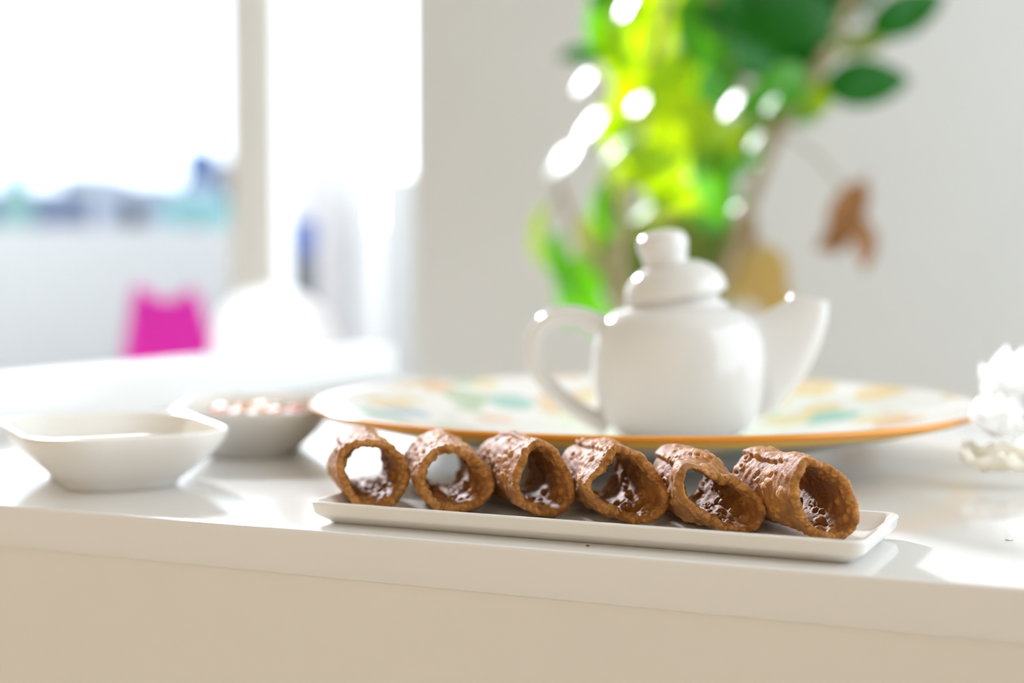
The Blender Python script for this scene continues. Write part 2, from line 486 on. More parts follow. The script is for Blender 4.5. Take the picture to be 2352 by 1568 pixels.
house('town_house', -60, 128, 436, 60, 5, (0.172, 0.189, 0.284), (0.206, 0.308, 0.428), 'violet-blue flat-roofed town house at the far left beyond the terrace')
house('town_house', 140, 232, 400, 75, 5, (0.471, 0.488, 0.530), (0.513, 0.530, 0.583), 'pale narrow town house right of the violet-blue house')
house('town_house', 236, 372, 424, 66, 5, (0.377, 0.394, 0.462), (0.445, 0.471, 0.513), 'pale lilac-grey low town house at the middle of the skyline')
house('town_house', 470, 660, 366, 70, 5, (0.471, 0.403, 0.394), (0.471, 0.428, 0.420), 'pinkish flat-roofed town house behind the door stile')
house('town_house', 376, 640, 454, 50, 5, (0.223, 0.428, 0.445), (0.257, 0.471, 0.479), 'pale teal low building in front of the pinkish house')
t = empty('water_tank', (at(462, 400, 64).x, 64, at(462, 420, 64).z), 0)
tag(t, 'blue rooftop water tank beside the pinkish house', 'tank')
bl = mat('tank_blue', (0.06, 0.12, 0.26), rough=0.5, scale=2)
link('tank_body', lathe('tank_body', [(0.62, 0), (0.66, 0.05), (0.66, 1.15), (0.6, 1.28), (0.25, 1.4), (0.22, 1.46)], 24), bl, t)
boxes('tank_stand', [(-0.7, 0.7, -0.7, 0.7, -6, 0)], mat('tank_stand_wall', (0.34, 0.39, 0.49), rough=0.9, scale=1), t)

def cone_tree(u, vt, Y, label):
    p = at(u, vt, Y)
    t = empty('cypress_tree', (p.x, Y, -3.0)); tag(t, label, 'tree')
    H = p.z + 3
    prof = [(0.12, 1.0), (0.75, 1.4), (0.9, H * 0.35), (0.6, H * 0.7), (0.25, H * 0.92), (0.02, H)]
    me = lathe('crown', smooth_profile(prof, 5), 20)
    for v in me.vertices:
        k = 1 + 0.18 * math.sin(v.co.z * 7 + v.co.x * 9) * math.cos(v.co.y * 8)
        v.co.x *= k; v.co.y *= k
    link('crown', me, mat('cypress_foliage', (0.22, 0.36, 0.34), (0.16, 0.28, 0.26), rough=0.9, scale=3), t)
    link('trunk', lathe('trunk', [(0.14, 0), (0.1, 1.6)], 10), M['bark'], t)
cone_tree(36, 352, 56, 'thin blue-green cypress rising over the violet-blue house')

# closed white parasol on the terrace
p = at(764, 215, 7.9)
t = empty('closed_parasol', (p.x, 7.9, -0.02))
tag(t, 'closed white canvas parasol beside the door jamb', 'parasol')
H = p.z + 0.02
n = 48
prof = [(0.015, H), (0.05, H - 0.06), (0.115, H - 0.22), (0.17, H - 0.40), (0.19, H - 0.6), (0.185, H - 1.0), (0.20, H - 1.3), (0.19, H - 1.32)]
verts = []
pr = smooth_profile(prof, 4)
for (r, z) in pr:
    for j in range(n):
        a = 2 * PI * j / n
        rr = r * (1 + 0.05 * math.cos(8 * a) * min(1, (H - z) / 0.4))
        verts.append((rr * math.cos(a), rr * math.sin(a), z))
link('canopy', mesh_from('canopy', verts, grid_faces(len(pr), n)), M['canvas'], t)
link('pole', lathe('pole', [(0.022, 0.06), (0.022, H - 0.05)], 12), M['white_plastic'], t)
link('base', lathe('base', smooth_profile([(0.24, 0), (0.24, 0.03), (0.2, 0.06), (0.04, 0.07), (0.03, 0.12)], 4), 32), M['slate'], t)

# bright magenta chair
p = at(388, 668, 6.6)
t = empty('chair', (p.x, 6.6, -0.02), -0.15)
tag(t, 'bright magenta plastic chair on the terrace', 'chair')
H = p.z + 0.02
W = 0.235
def plate_mesh(name, outline, th):
    k = len(outline)
    v = [(x, 0, z) for x, z in outline] + [(x, th, z) for x, z in outline]
    f = [tuple(range(k)), tuple(range(2 * k - 1, k - 1, -1))] + [(i, i + k, (i + 1) % k + k, (i + 1) % k) for i in range(k)]
    return mesh_from(name, v, f, smooth=False)
outl = [(-W, 0.44), (W, 0.44), (W - 0.02, 0.62), (W - 0.055, 0.74), (W - 0.12, H - 0.0), (W - 0.15, H + 0.012)]
outl += [(0.02, H - 0.035), (-0.05, H - 0.03), (-W + 0.11, H + 0.022), (-W + 0.075, H + 0.01), (-W + 0.05, 0.80), (-W + 0.02, 0.62)]
bk = link('backrest', plate_mesh('backrest', outl, 0.025), M['magenta'], t)
boxes('seat', [(-W, W, -0.42, 0.02, 0.42, 0.45)], M['magenta'], t, bevel=0.01)
for sx in (-1, 1):
    for sy in (-0.39, 0.0):
        boxes('leg', [(sx * (W - 0.03) - 0.016, sx * (W - 0.03) + 0.016, sy - 0.016, sy + 0.016, 0, 0.42)], M['magenta'], t)

# navy planter on a dark pedestal
p = at(664, 506, 7.0)
t = empty('planter', (p.x, 7.0, -0.02))
tag(t, 'dark navy planter on a slate pedestal beside the door opening', 'planter')
H = p.z + 0.02
link('pot', lathe('pot', smooth_profile([(0.09, H - 0.18), (0.115, H - 0.14), (0.125, H - 0.05), (0.118, H - 0.01), (0.125, H), (0.108, H), (0.10, H - 0.05), (0.0005, H - 0.055)], 4), 32), M['navy'], t)
boxes('pedestal', [(-0.11, 0.11, -0.11, 0.11, 0, H - 0.18)], M['slate'], t, bevel=0.006)

# rounded white tub chair in the sun
p = at(632, 660, 4.1)
t = empty('tub_chair', (p.x, 4.1, 0.0), 0.1)
tag(t, 'rounded white tub chair in full sun before the open door', 'chair')
H = p.z
CK = 0.72
verts = []
nth, nz_ = 40, 14
for i in range(nz_):
    k = i / (nz_ - 1)
    for j in range(nth):
        a = PI * (1.25 * j / (nth - 1) - 0.125)
        top = 0.60 + (H - 0.60) * max(0.0, math.sin(a)) ** 0.35
        z = 0.12 + (top - 0.12) * k
        r = 0.20 + 0.085 * math.sin(min(1, k * 1.1) * PI * 0.55) - 0.05 * k ** 3
        verts.append((CK * r * math.cos(a), -CK * r * math.sin(a) * 0.95, z))
me = mesh_from('shell', verts, grid_faces(nz_, nth, close_c=False))
sh = link('shell', me, M['milky_shell'], t)
link('seat', lathe('seat', smooth_profile([(0.0005, 0.30), (0.12, 0.30), (0.145, 0.36), (0.135, 0.43), (0.0005, 0.45)], 4), 32), M['white_plastic'], t)
link('foot', lathe('foot', [(0.13, 0), (0.12, 0.03), (0.04, 0.06), (0.04, 0.30)], 24), M['white_plastic'], t)

# ------------------------------------------------------------------ counter
CW0, CW1, CD = -0.655, 1.35, 0.92
wt = empty('worktop', (ORG.x, ORG.y, ZC), -ANG)
tag(wt, 'white lacquered kitchen worktop that carries the plates and bowls', 'worktop')
bm = bmesh.new()
box_bm(bm, CW0, CW1, 0.0, CD, -0.024, 0.0)
bmesh.ops.bevel(bm, geom=[e for e in bm.edges if all(v.co.z > -0.001 for v in e.verts)], offset=0.0022, segments=4, affect='EDGES', profile=0.5)
me = bpy.data.meshes.new('slab'); bm.to_mesh(me); bm.free()
me.polygons.foreach_set('use_smooth', [True] * len(me.polygons)); me.set_sharp_from_angle(angle=math.radians(40))
link('slab', me, M['worktop'], wt)
o = boxes('raised_ledge', [(CW0, CW0 + 0.098, 0.002, CD, 0.0, 0.041)], M['worktop'], None, (ORG.x, ORG.y, ZC), -ANG, bevel=0.003, seg=3)
tag(o, 'low white ledge along the far left end of the worktop', 'ledge')
cb = empty('base_cabinet', (ORG.x, ORG.y, 0), -ANG)
tag(cb, 'white base cabinet with plain front below the worktop', 'cabinet')
boxes('carcass', [(CW0 + 0.01, CW1 - 0.01, 0.026, CD - 0.02, 0.10, ZC - 0.024)], M['cabinet'], cb)
boxes('plinth', [(CW0 + 0.02, CW1 - 0.02, 0.08, CD - 0.06, 0.0, 0.10)], M['cabinet'], cb)
boxes('front_panel', [(CW0 + 0.012, 0.66, 0.0009, 0.025, 0.11, ZC - 0.0241)], M['cabinet'], cb)
boxes('front_panel', [(0.664, CW1 - 0.012, 0.0012, 0.025, 0.11, ZC - 0.0246)], M['cabinet'], cb, bevel=0.002)

# ------------------------------------------------------------------ long serving plate
PW, PD = 0.296, 0.092
pc = loc(0.0215, 0.0145 + PD / 2, ZC)
prof = [(0.024, 0.0), (0.0105, 0.0), (0.0090, 0.0005), (0.0022, 0.0047), (0.0014, 0.0054), (0.0010, 0.0064), (0.0, 0.0112), (0.0003, 0.0118), (0.0010, 0.0123), (0.0018, 0.0124),
        (0.0026, 0.0122), (0.0034, 0.0116), (0.0055, 0.0095), (0.009, 0.0060), (0.012, 0.0046), (0.016, 0.0042), (0.03, 0.0040)]
pl = link('serving_plate', rrect_loft('serving_plate', PW, PD, 0.008, prof, 6, 0.004), M['porcelain_plate'], None, pc, -ANG)
tag(pl, 'long rectangular ivory plate that holds the cannoli shells', 'plate')

# ------------------------------------------------------------------ cannoli shells
def vnoise(p, seed, freq):
    r = np.random.default_rng(seed)
    out = np.zeros(len(p))
    for k in range(7):
        d = r.normal(size=3); d /= np.linalg.norm(d)
        out += np.sin(p @ d * freq * r.uniform(0.6, 1.6) + r.uniform(0, 6.28))
    return out / 7

def cannolo(idx, Y, poly, back, length, rb, seam, seam_dir, label, wall=0.0040, nb=(190, 170), slant=0.0, squash=1.0):
    """poly: outline of the mouth in the frame at distance Y; back: (x, z) of the rear centre"""
    P = [at(u, v, Y) for u, v in poly]
    cxm = sum(p.x for p in P) / len(P); czm = sum(p.z for p in P) / len(P)
    zmin = min(p.z for p in P)
    th = np.array([math.atan2(p.z - czm, p.x - cxm) for p in P]) % (2 * PI)
    rr = np.array([math.hypot(p.x - cxm, p.z - czm) for p in P])
    od = np.argsort(th); th = th[od]; rr = rr[od]
    NT = 288
    T_ = np.arange(NT) / NT * 2 * PI
    rm = np.interp(T_, np.r_[th - 2 * PI, th, th + 2 * PI], np.r_[rr, rr, rr])
    ker = np.hanning(15); ker /= ker.sum()
    rm = np.convolve(np.r_[rm[-7:], rm, rm[:7]], ker, 'valid')
    # rear outline
    r_ = np.random.default_rng(100 + idx)
    rbk = rb * (1 + 0.04 * np.cos(2 * T_ + r_.uniform(0, 6)) + 0.025 * np.cos(3 * T_ + r_.uniform(0, 6)))
    d = ((seam - T_) if seam_dir < 0 else (T_ - seam)) % (2 * PI)
    lay = np.clip(1 - d / 2.4, 0, 1) * 0.0024
    step = np.clip(d / 0.05, 0, 1)
    lay = lay * step
    # rows: outer from rear to mouth, lip, inner from mouth to rear, rear lip
    nout, nin = 92, 84
    so = 1 - (np.linspace(0, 1, nout)) ** 0.8
    so = so[::1]
    si = (np.linspace(0, 1, nin)) ** 1.2
    rows = []
    lip = np.linspace(0, PI, 8)[1:-1]
    for s in so: rows.append((s, 0.0, 0))
    for a in lip: rows.append((-0.5 * wall * math.sin(a) / length, wall * (1 - math.cos(a)) / 2, 2))
    for s in si: rows.append((s, wall, 1))
    for a in lip: rows.append((1 + 0.5 * wall * math.sin(a) / length, wall * (1 + math.cos(a)) / 2, 2))
    NR = len(rows)
    V = np.zeros((NR, NT, 3)); S = np.zeros((NR, NT)); Lr = np.zeros((NR, NT), int)
    xb, zb = back
    wob = 0.0014 * (np.sin(2 * T_ + idx) + 0.7 * np.sin(5 * T_ + 2.1 * idx)) + 0.0008 * np.sin(11 * T_ + idx * 1.7)
    for i, (s, ins, l) in enumerate(rows):
        k = min(1, max(0, s) / 0.55); k = k * k * (3 - 2 * k)
        r = rm * (1 - k) + (rbk + lay) * k
        r = r + 0.0007 * np.sin(9 * s + 3 * T_ + idx)
        if l == 1: r = r - 0.0008 * min(1, s / 0.3)
        c = np.array([cxm + (xb - cxm) * s, czm + (zb - czm) * s])
        V[i, :, 0] = c[0] + (r - ins) * np.cos(T_)
        V[i, :, 2] = c[1] + (r - ins) * np.sin(T_) * 1.0
        edge = math.exp(-max(0, s) * 7)
        V[i, :, 1] = Y + s * length + wob * edge + slant * r * np.cos(T_) * edge
        S[i] = s; Lr[i] = l
    # normals of the closed grid
    du = np.roll(V, -1, 1) - np.roll(V, 1, 1)
    dv = np.roll(V, -1, 0) - np.roll(V, 1, 0)
    Nn = np.cross(du, dv); Nn /= (np.linalg.norm(Nn, axis=2, keepdims=True) + 1e-12)
    # outward check at the middle of the outer face
    i0 = nout // 2
    rad = V[i0] - np.array([cxm + (xb - cxm) * S[i0, 0], 0, czm + (zb - czm) * S[i0, 0]])
    if np.mean(rad[:, 0] * Nn[i0, :, 0] + rad[:, 2] * Nn[i0, :, 2]) < 0: Nn = -Nn
    X = V.reshape(-1, 3); Nf = Nn.reshape(-1, 3); lf = Lr.reshape(-1)
    hgt = np.zeros(len(X)); bl_ = np.zeros(len(X))
    for layer, count in ((0, nb[0]), (1, nb[1]), (2, 220)):
        ids = np.where(lf == layer)[0]
        if layer == 2: ids = ids[: len(ids) // 2]
        pts = X[ids]
        for _ in range(count):
            c = pts[r_.integers(len(ids))]
            if layer == 1: rad_ = r_.uniform(0.0011, 0.0030)
            elif layer == 0: rad_ = r_.uniform(0.0009, 0.0026)
            else: rad_ = r_.uniform(0.0005, 0.0015)
            df = pts - c
            if layer == 0: df = df * np.array([1, 0.55, 1])
            d2 = np.linalg.norm(df, axis=1) / rad_
            near = d2 < 1.6
            q = d2[near]
            amp = rad_ * r_.uniform(0.35, 0.65) * (1.0 if layer else 0.75)
            if r_.random() < (0.38 if layer else 0.25) and rad_ > 0.0014:
                hh = amp * (np.exp(-((q - 0.75) / 0.26) ** 2) - 0.9 * np.exp(-(q / 0.42) ** 2))
            else:
                hh = amp * np.where(q < 1, (1 - q ** 2) ** 0.8, 0)
            hgt[ids[near]] = np.where(np.abs(hh) > np.abs(hgt[ids[near]]), hh, hgt[ids[near]])
            bl_[ids[near]] = np.maximum(bl_[ids[near]], np.clip(hh / amp, 0, 1) * r_.uniform(0.2, 0.8))
    hgt += 0.00045 * vnoise(X, 40 + idx, 700) + 0.0003 * vnoise(X, 60 + idx, 1600) + 0.0005 * vnoise(X, 80 + idx, 260)
    hgt[lf == 2] *= 0.8
    # keep the underside from sinking into the plate
    X2 = X + Nf * hgt[:, None]
    org = np.array([cxm + (xb - cxm) * 0.5, Y + length * 0.5, ZC])
    Vloc = X2 - org
    faces = grid_faces(NR, NT, True, True)
    me = bpy.data.meshes.new('cannolo_shell')
    me.vertices.add(len(Vloc)); me.vertices.foreach_set('co', Vloc.reshape(-1))
    fa = np.array(faces, dtype=np.int32)
    me.loops.add(fa.size); me.loops.foreach_set('vertex_index', fa.reshape(-1))
    me.polygons.add(len(fa)); me.polygons.foreach_set('loop_start', np.arange(0, fa.size, 4, dtype=np.int32))
    me.update(calc_edges=True); me.validate()
    me.polygons.foreach_set('use_smooth', np.ones(len(fa), bool))
    a_ = me.attributes.new('blister', 'FLOAT', 'POINT'); a_.data.foreach_set('value', bl_.astype(np.float32))
    o = link('cannolo_shell', me, M['pastry'], None, org)
    tag(o, label, 'pastry', 'cannoli shells on the long plate')
    return o

def c6(l): return [(700 + x / 3.618, 950 + y / 3.618) for x, y in l]
def c7(l): return [(1300 + x / 2.94, 950 + y / 2.94) for x, y in l]
m1 = c6([(540, 205), (700, 250), (800, 340), (858, 480), (850, 600), (790, 720), (690, 795), (560, 805), (450, 770), (350, 680), (285, 560), (265, 470), (290, 320), (400, 235)])
m2 = c6([(1190, 265), (1330, 285), (1450, 370), (1540, 480), (1570, 590), (1540, 700), (1450, 780), (1310, 820), (1170, 800), (1050, 750), (960, 650), (920, 530), (950, 420), (1020, 330), (1100, 285)])
m3 = c6([(1900, 225), (2020, 255), (2130, 350), (2195, 450), (2228, 600), (2215, 740), (2150, 845), (2000, 850), (1850, 800), (1745, 680), (1720, 560), (1745, 430), (1810, 310)])
m4 = c7([(320, 205), (420, 240), (560, 330), (640, 420), (690, 540), (680, 640), (600, 720), (460, 740), (320, 700), (210, 610), (140, 530), (112, 462), (190, 380), (270, 270)])
m5 = c7([(770, 315), (850, 330), (940, 380), (1060, 430), (1200, 480), (1310, 550), (1362, 640), (1345, 740), (1300, 795), (1150, 790), (1000, 755), (890, 690), (810, 610), (745, 500), (735, 390)])
m6 = c7([(1590, 285), (1690, 300), (1800, 360), (1890, 450), (1950, 560), (1985, 680), (1960, 790), (1880, 840), (1750, 840), (1630, 795), (1560, 710), (1525, 610), (1520, 500), (1540, 380)])
CL = 0.066
specs = [
    (1, 0.8434, m1, (-0.0889, ZC + 0.0236), 0.0176, 2.4, -1, 'leftmost empty brown cannoli shell, its round mouth open to bright light'),
    (2, 0.8330, m2, (-0.0425, ZC + 0.0236), 0.0176, 1.45, 1, 'second empty cannoli shell from the left, with a thick round rim'),
    (3, 0.8190, m3, (-0.0035, ZC + 0.0234), 0.0174, 1.8, -1, 'third empty cannoli shell from the left, folded narrow at its mouth'),
    (4, 0.7990, m4, (0.0440, ZC + 0.0234), 0.0174, 2.05, -1, 'fourth empty cannoli shell from the left, with a pointed upper lip'),
    (5, 0.7730, m5, (0.0905, ZC + 0.0228), 0.0168, 2.4, -1, 'flattened empty cannoli shell with a slanting slit mouth, second from the right'),
    (6, 0.7526, m6, (0.1320, ZC + 0.0236), 0.0176, 2.2, -1, 'rightmost empty cannoli shell, blistered, with an overlapping flap on top'),
]
for (i, Y, poly, back, rb, seam, sdir, lab) in specs:
    cannolo(i, Y, poly, back, CL, rb, seam, sdir, lab, slant={3: 0.25, 5: 0.25}.get(i, 0.08))

# ------------------------------------------------------------------ painted platter
PC = Vector((0.094, 1.125, ZC))
R = 0.238
outer = [(0.085, 0.0), (0.089, 0.0), (0.091, 0.004), (0.098, 0.0055), (0.14, 0.0125), (0.185, 0.022), (0.215, 0.0295)]
rimband = [(0.224, 0.0320), (0.234, 0.0350), (0.2375, 0.0372), (R, 0.0385), (0.2370, 0.0398), (0.2345, 0.0400)]
inner = [(0.230, 0.0390), (0.215, 0.0350), (0.185, 0.0275), (0.14, 0.0185), (0.10, 0.0125), (0.085, 0.0110), (0.05, 0.0105), (0.0006, 0.0105)]
prof = outer + rimband + inner
n = 128
me = lathe('platter', prof, n, cap0=True, cap1=False)
for mm in ('majolica', 'orange_glaze', 'yellow_glaze'): me.materials.append(M[mm])
for p_ in me.polygons:
    c = p_.center
    r = math.hypot(c.x, c.y)
    zt = c.z
    if r > 0.2335: p_.material_index = 1
    elif r > 0.2145 and len(p_.vertices) == 4:
        # under side of the rim carries a yellow band
        k = (r - 0.2145) / (0.238 - 0.2145)
        zin = 0.035 + k * 0.006
        if zt < zin - 0.0022: p_.material_index = 2
o = link('platter', me, None, None, PC)
tag(o, 'large round painted ceramic platter with orange rim under the teapot', 'platter')

# ------------------------------------------------------------------ teapot
TP = Vector((at(1557, 1003, 1.115).x, 1.115, ZC + 0.0107))
SC = 1.115 / FPX * 1.0
def zt(v): return at(1557, v, 1.115).z - TP.z
def xr(u): return (u - 1557) * 1.115 / FPX
tp = empty('teapot', TP)
tag(tp, 'small white porcelain teapot standing on the painted platter', 'teapot')
def rp(l): return [(r * SC, zt(v)) for r, v in l]
bp = [(0.0005, zt(1006) + 0.0), (100 * SC, zt(1006)), (114 * SC, zt(1005))] + rp([(126, 999), (147, 985), (172, 962), (191, 917), (199, 850), (197, 800), (189, 760), (174, 731), (152, 712), (131, 701), (118, 696), (113, 692), (111, 686), (106, 683), (99, 686), (97, 697)])
zmin = min(z for r, z in bp)
bp = [(r, z - zmin) for r, z in bp]
body = link('body', lathe('body', smooth_profile(bp, 5), 96, cap0=False, cap1=False), M['porcelain'], tp)
def zz(v): return zt(v) - zmin
# lid sits askew
lid = empty('lid', (xr(1553), 0, zz(683)), 0, tp)
lid.rotation_euler = (0, -math.radians(10.5), 0)
lp = [(0.0005, -0.010), (80, -12), (97, -14)]
lprof = [(0.0005, -0.006), (88 * SC, -0.006), (96 * SC, -0.004), (100 * SC, 0.001), (113 * SC, 0.0016), (118 * SC, 0.0042), (117 * SC, 0.0080), (112 * SC, 0.0130), (101 * SC, 0.0180), (84 * SC, 0.0225), (62 * SC, 0.0258), (46 * SC, 0.0270)]
lid_shell = link('lid_dome', lathe('lid_dome', smooth_profile(lprof + [(20 * SC, 0.0278), (0.0005, 0.0280)], 5), 80, cap0=False, cap1=False), M['porcelain'], lid)
kprof = [(52 * SC, 0.0240), (51 * SC, 0.0285), (54 * SC, 0.0335), (58 * SC, 0.0390), (58 * SC, 0.0425), (53 * SC, 0.0465), (41 * SC, 0.0493), (21 * SC, 0.0508), (0.0005, 0.0512)]
kn = link('knob', lathe('knob', smooth_profile(kprof, 6), 48, cap0=True, cap1=False), M['porcelain'], lid, (-10 * SC, 0, 0.0002))
# handle: strap bent into a D
def c5(x, y): return (1160 + x / 3.015, 500 + y / 3.015)
hp = [(700, 745), (600, 690), (500, 656), (400, 650), (290, 690), (215, 775), (190, 880), (200, 985), (255, 1090), (345, 1190), (450, 1275), (560, 1345), (700, 1420)]
pts = []
for x, y in hp:
    u, v = c5(x, y)
    pts.append((xr(u), 0.0, zz(v)))
cp = curve_pts(pts, 6)
nh = len(cp)
rad = [0.0060 + 0.0015 * (abs(i / (nh - 1) - 0.5) * 2) ** 3 for i in range(nh)]
link('handle', tube('handle', cp, rad, 20, flat=1.45), M['porcelain'], tp)
# spout: broad at the body, drawn out to an open pointed lip
secs = [  # centre u, v, half height px, half width px, plane tilt in degrees from vertical
    (1700, 838, 118, 66, 4), (1742, 832, 114, 62, 10), (1775, 810, 100, 52, 20), (1805, 778, 84, 43, 34), (1832, 738, 66, 34, 52), (1850, 702, 52, 26, 70), (1857, 677, 43, 19, 80)]
fine = smooth_profile([np.array(s, float) for s in secs], 5)
def ring(u, v, hh, hw, tilt, n=28):
    tl = math.radians(tilt)
    out = []
    for j in range(n):
        a = 2 * PI * j / n
        ca_, sa_ = math.cos(a), math.sin(a)
        du = hh * math.copysign(abs(ca_) ** 0.85, ca_)      # along the section's long axis
        px = du * math.sin(tl) * -1.0
        pz_ = du * math.cos(tl)
        w = hw * math.copysign(abs(sa_) ** 0.6, sa_)
        out.append((xr(u) + px * SC, w * SC, zz(v) + pz_ * SC))
    return out
verts = []
rows = 0
for s in fine:
    verts += ring(s[0], s[1], s[2], s[3], s[4]); rows += 1
for k in (0.90, 0.80):
    s = fine[-1]; verts += ring(s[0], s[1] + (0 if k > 0.85 else 3), s[2] * k, s[3] * k, s[4]); rows += 1
for s in fine[::-1][1:14]:
    verts += ring(s[0], s[1], s[2] * 0.78, s[3] * 0.74, s[4]); rows += 1
link('spout', mesh_from('spout', verts, grid_faces(rows, 28)), M['porcelain'], tp)

# ------------------------------------------------------------------ white dishes
def dish(name, w, d, r, h, base_in, label, location, rz, group=None):
    prof = [(base_in + 0.006, 0.002), (base_in + 0.003, 0.0), (base_in, 0.0), (base_in - 0.002, 0.0015)]
    for k in (0.06, 0.14, 0.25, 0.38, 0.52, 0.66, 0.8, 0.93):
        prof.append((base_in * (1 - k) ** 1.45, 0.0015 + (h - 0.0035) * k))
    prof += [(0.0004, h - 0.0022), (0.0, h - 0.001), (0.0008, h - 0.0001), (0.0022, h), (0.0036, h - 0.0008)]
    for k in (0.9, 0.75, 0.6, 0.45, 0.3, 0.18, 0.09):
        prof.append((0.0042 + (base_in) * (1 - k) ** 1.4, 0.0045 + (h - 0.0065) * k))
    prof += [(base_in + 0.010, 0.0048), (base_in + 0.02, 0.0045)]
    o = link(name, rrect_loft(name, w, d, r, prof, 12, 0.014, 75), M['porcelain_dish'], None, location, rz)
    tag(o, label, 'bowl', group)
    return o
A1 = math.radians(26.6)
fr = Vector((-0.168, 0.951, 0)); ex = Vector((math.cos(A1), math.sin(A1), 0)); ey = Vector((-math.sin(A1), math.cos(A1), 0))
W1, D1 = 0.126, 0.160
ctr1 = fr - ex * (W1 / 2 - 0.004) + ey * (D1 / 2 - 0.004)
dish('rectangular_bowl', W1, D1, 0.040, 0.036, 0.030, 'rectangular white bowl of pale yellow cream at the left edge', (ctr1.x, ctr1.y, ZC), A1)
def fill_mesh(name, w, d, r, z, amp, seed):
    rr_ = rrect(w, d, r, 10)
    verts, faces = [(0, 0, z + amp)], []
    nrg = 10
    for k in range(1, nrg + 1):
        for (x, y) in rr_:
            f = k / nrg
            verts.append((x * f, y * f, z + amp * math.sin(x * f * 130 + seed) * math.cos(y * f * 110) * (1 - f ** 4) - 0.0015 * f ** 6))
    nn = len(rr_)
    for j in range(nn): faces.append((0, 1 + j, 1 + (j + 1) % nn))
    for k in range(nrg - 1):
        for j in range(nn):
            faces.append((1 + k * nn + j, 1 + (k + 1) * nn + j, 1 + (k + 1) * nn + (j + 1) % nn, 1 + k * nn + (j + 1) % nn))
    return mesh_from(name, verts, faces)
o = link('cream_filling', fill_mesh('cream_filling', W1 - 0.036, D1 - 0.036, 0.026, 0.0225, 0.0018, 1.0), M['cream'], None, (ctr1.x, ctr1.y, ZC), A1)
tag(o, 'pale yellow cream filling inside the rectangular bowl at left', 'cream')

A2 = math.radians(4)
W2, D2 = 0.112, 0.150
ctr2 = Vector((-0.1885, 1.148, ZC))
dish('rectangular_bowl', W2, D2, 0.036, 0.035, 0.027, 'smaller white bowl of candied fruit behind the cream bowl', ctr2, A2)
fruit_cols = [('orange', (0.72, 0.13, 0.01)), ('pale yellow', (0.66, 0.40, 0.08)), ('red', (0.50, 0.03, 0.03)), ('pale green', (0.36, 0.46, 0.28)), ('white', (0.62, 0.57, 0.50))]
fm = [mat('candied_' + n_.replace(' ', '_'), c, rough=0.35, scale=60, bump=0.3) for n_, c in fruit_cols]
fmeshes = []
for k in range(5):
    bm = bmesh.new(); bmesh.ops.create_cube(bm, size=1.0)
    bmesh.ops.bevel(bm, geom=list(bm.edges), offset=0.18, segments=2, affect='EDGES', profile=0.6)
    r_ = random.Random(k)
    for v in bm.verts: v.co = Vector((v.co.x * (0.9 + 0.2 * r_.random()), v.co.y * (0.9 + 0.2 * r_.random()), v.co.z * (0.9 + 0.2 * r_.random())))
    me = bpy.data.meshes.new('candied_fruit'); bm.to_mesh(me); bm.free()
    me.polygons.foreach_set('use_smooth', [True] * len(me.polygons))
    me.materials.append(fm[k]); fmeshes.append(me)
r_ = random.Random(5)
spots = []
for lay_, (zl, half_x, half_y) in enumerate(((0.0105, 0.025, 0.043), (0.0185, 0.028, 0.047), (0.0255, 0.028, 0.047))):
    nx_, ny_ = 5, 7 - (lay_ == 0)
    for i in range(nx_):
        for j in range(ny_):
            spots.append(((i / (nx_ - 1) - 0.5) * 2 * half_x + r_.uniform(-.0012, .0012), (j / (ny_ - 1) - 0.5) * 2 * half_y + r_.uniform(-.0012, .0012), zl + r_.uniform(-.0006, .0022)))
for s in spots:
    k = r_.choice((0, 0, 1, 1, 2, 3, 4, 4))
    o = bpy.data.objects.new('candied_fruit', fmeshes[k]); COL.objects.link(o)
    ca, sa = math.cos(A2), math.sin(A2)
    o.location = ctr2 + Vector((s[0] * ca - s[1] * sa, s[0] * sa + s[1] * ca, s[2]))
    o.rotation_euler = (r_.uniform(-.25, .25), r_.uniform(-.25, .25), r_.uniform(0, 3))
    o.scale = (0.0098, 0.0098, 0.0088)
    tag(o, 'small %s cube of candied fruit in the smaller white bowl' % fruit_cols[k][0], 'candied fruit', 'candied fruit cubes in the smaller bowl')

# ------------------------------------------------------------------ white flowers at the right edge
def petal_mesh(name, L, W, cup, curl):
    nu, nv = 9, 7
    verts = []
    for i in range(nu):
        t = i / (nu - 1)
        w = W * (math.sin(PI * (0.10 + 0.86 * t ** 0.8)) ** 0.75)
        for j in range(nv):
            s = (j / (nv - 1) - 0.5) * 2
            verts.append((w * s * 0.5, L * t * math.cos(curl * t), L * t * math.sin(curl * t) + cup * s * s * W * (0.3 + t) + 0.02 * W * math.sin(5 * s + 6 * t)))
    return mesh_from(name, verts, grid_faces(nu, nv, False))
pset = ((0.040, 0.052, 0.10, 0.55), (0.034, 0.050, 0.16, 0.85), (0.016, 0.020, 0.35, 1.3))
pm = [petal_mesh('petal', *q) for q in pset]
pmc = [petal_mesh('petal', *q) for q in pset]
for q in pm: q.materials.append(M['petal'])
for q in pmc: q.materials.append(M['petal_cream'])
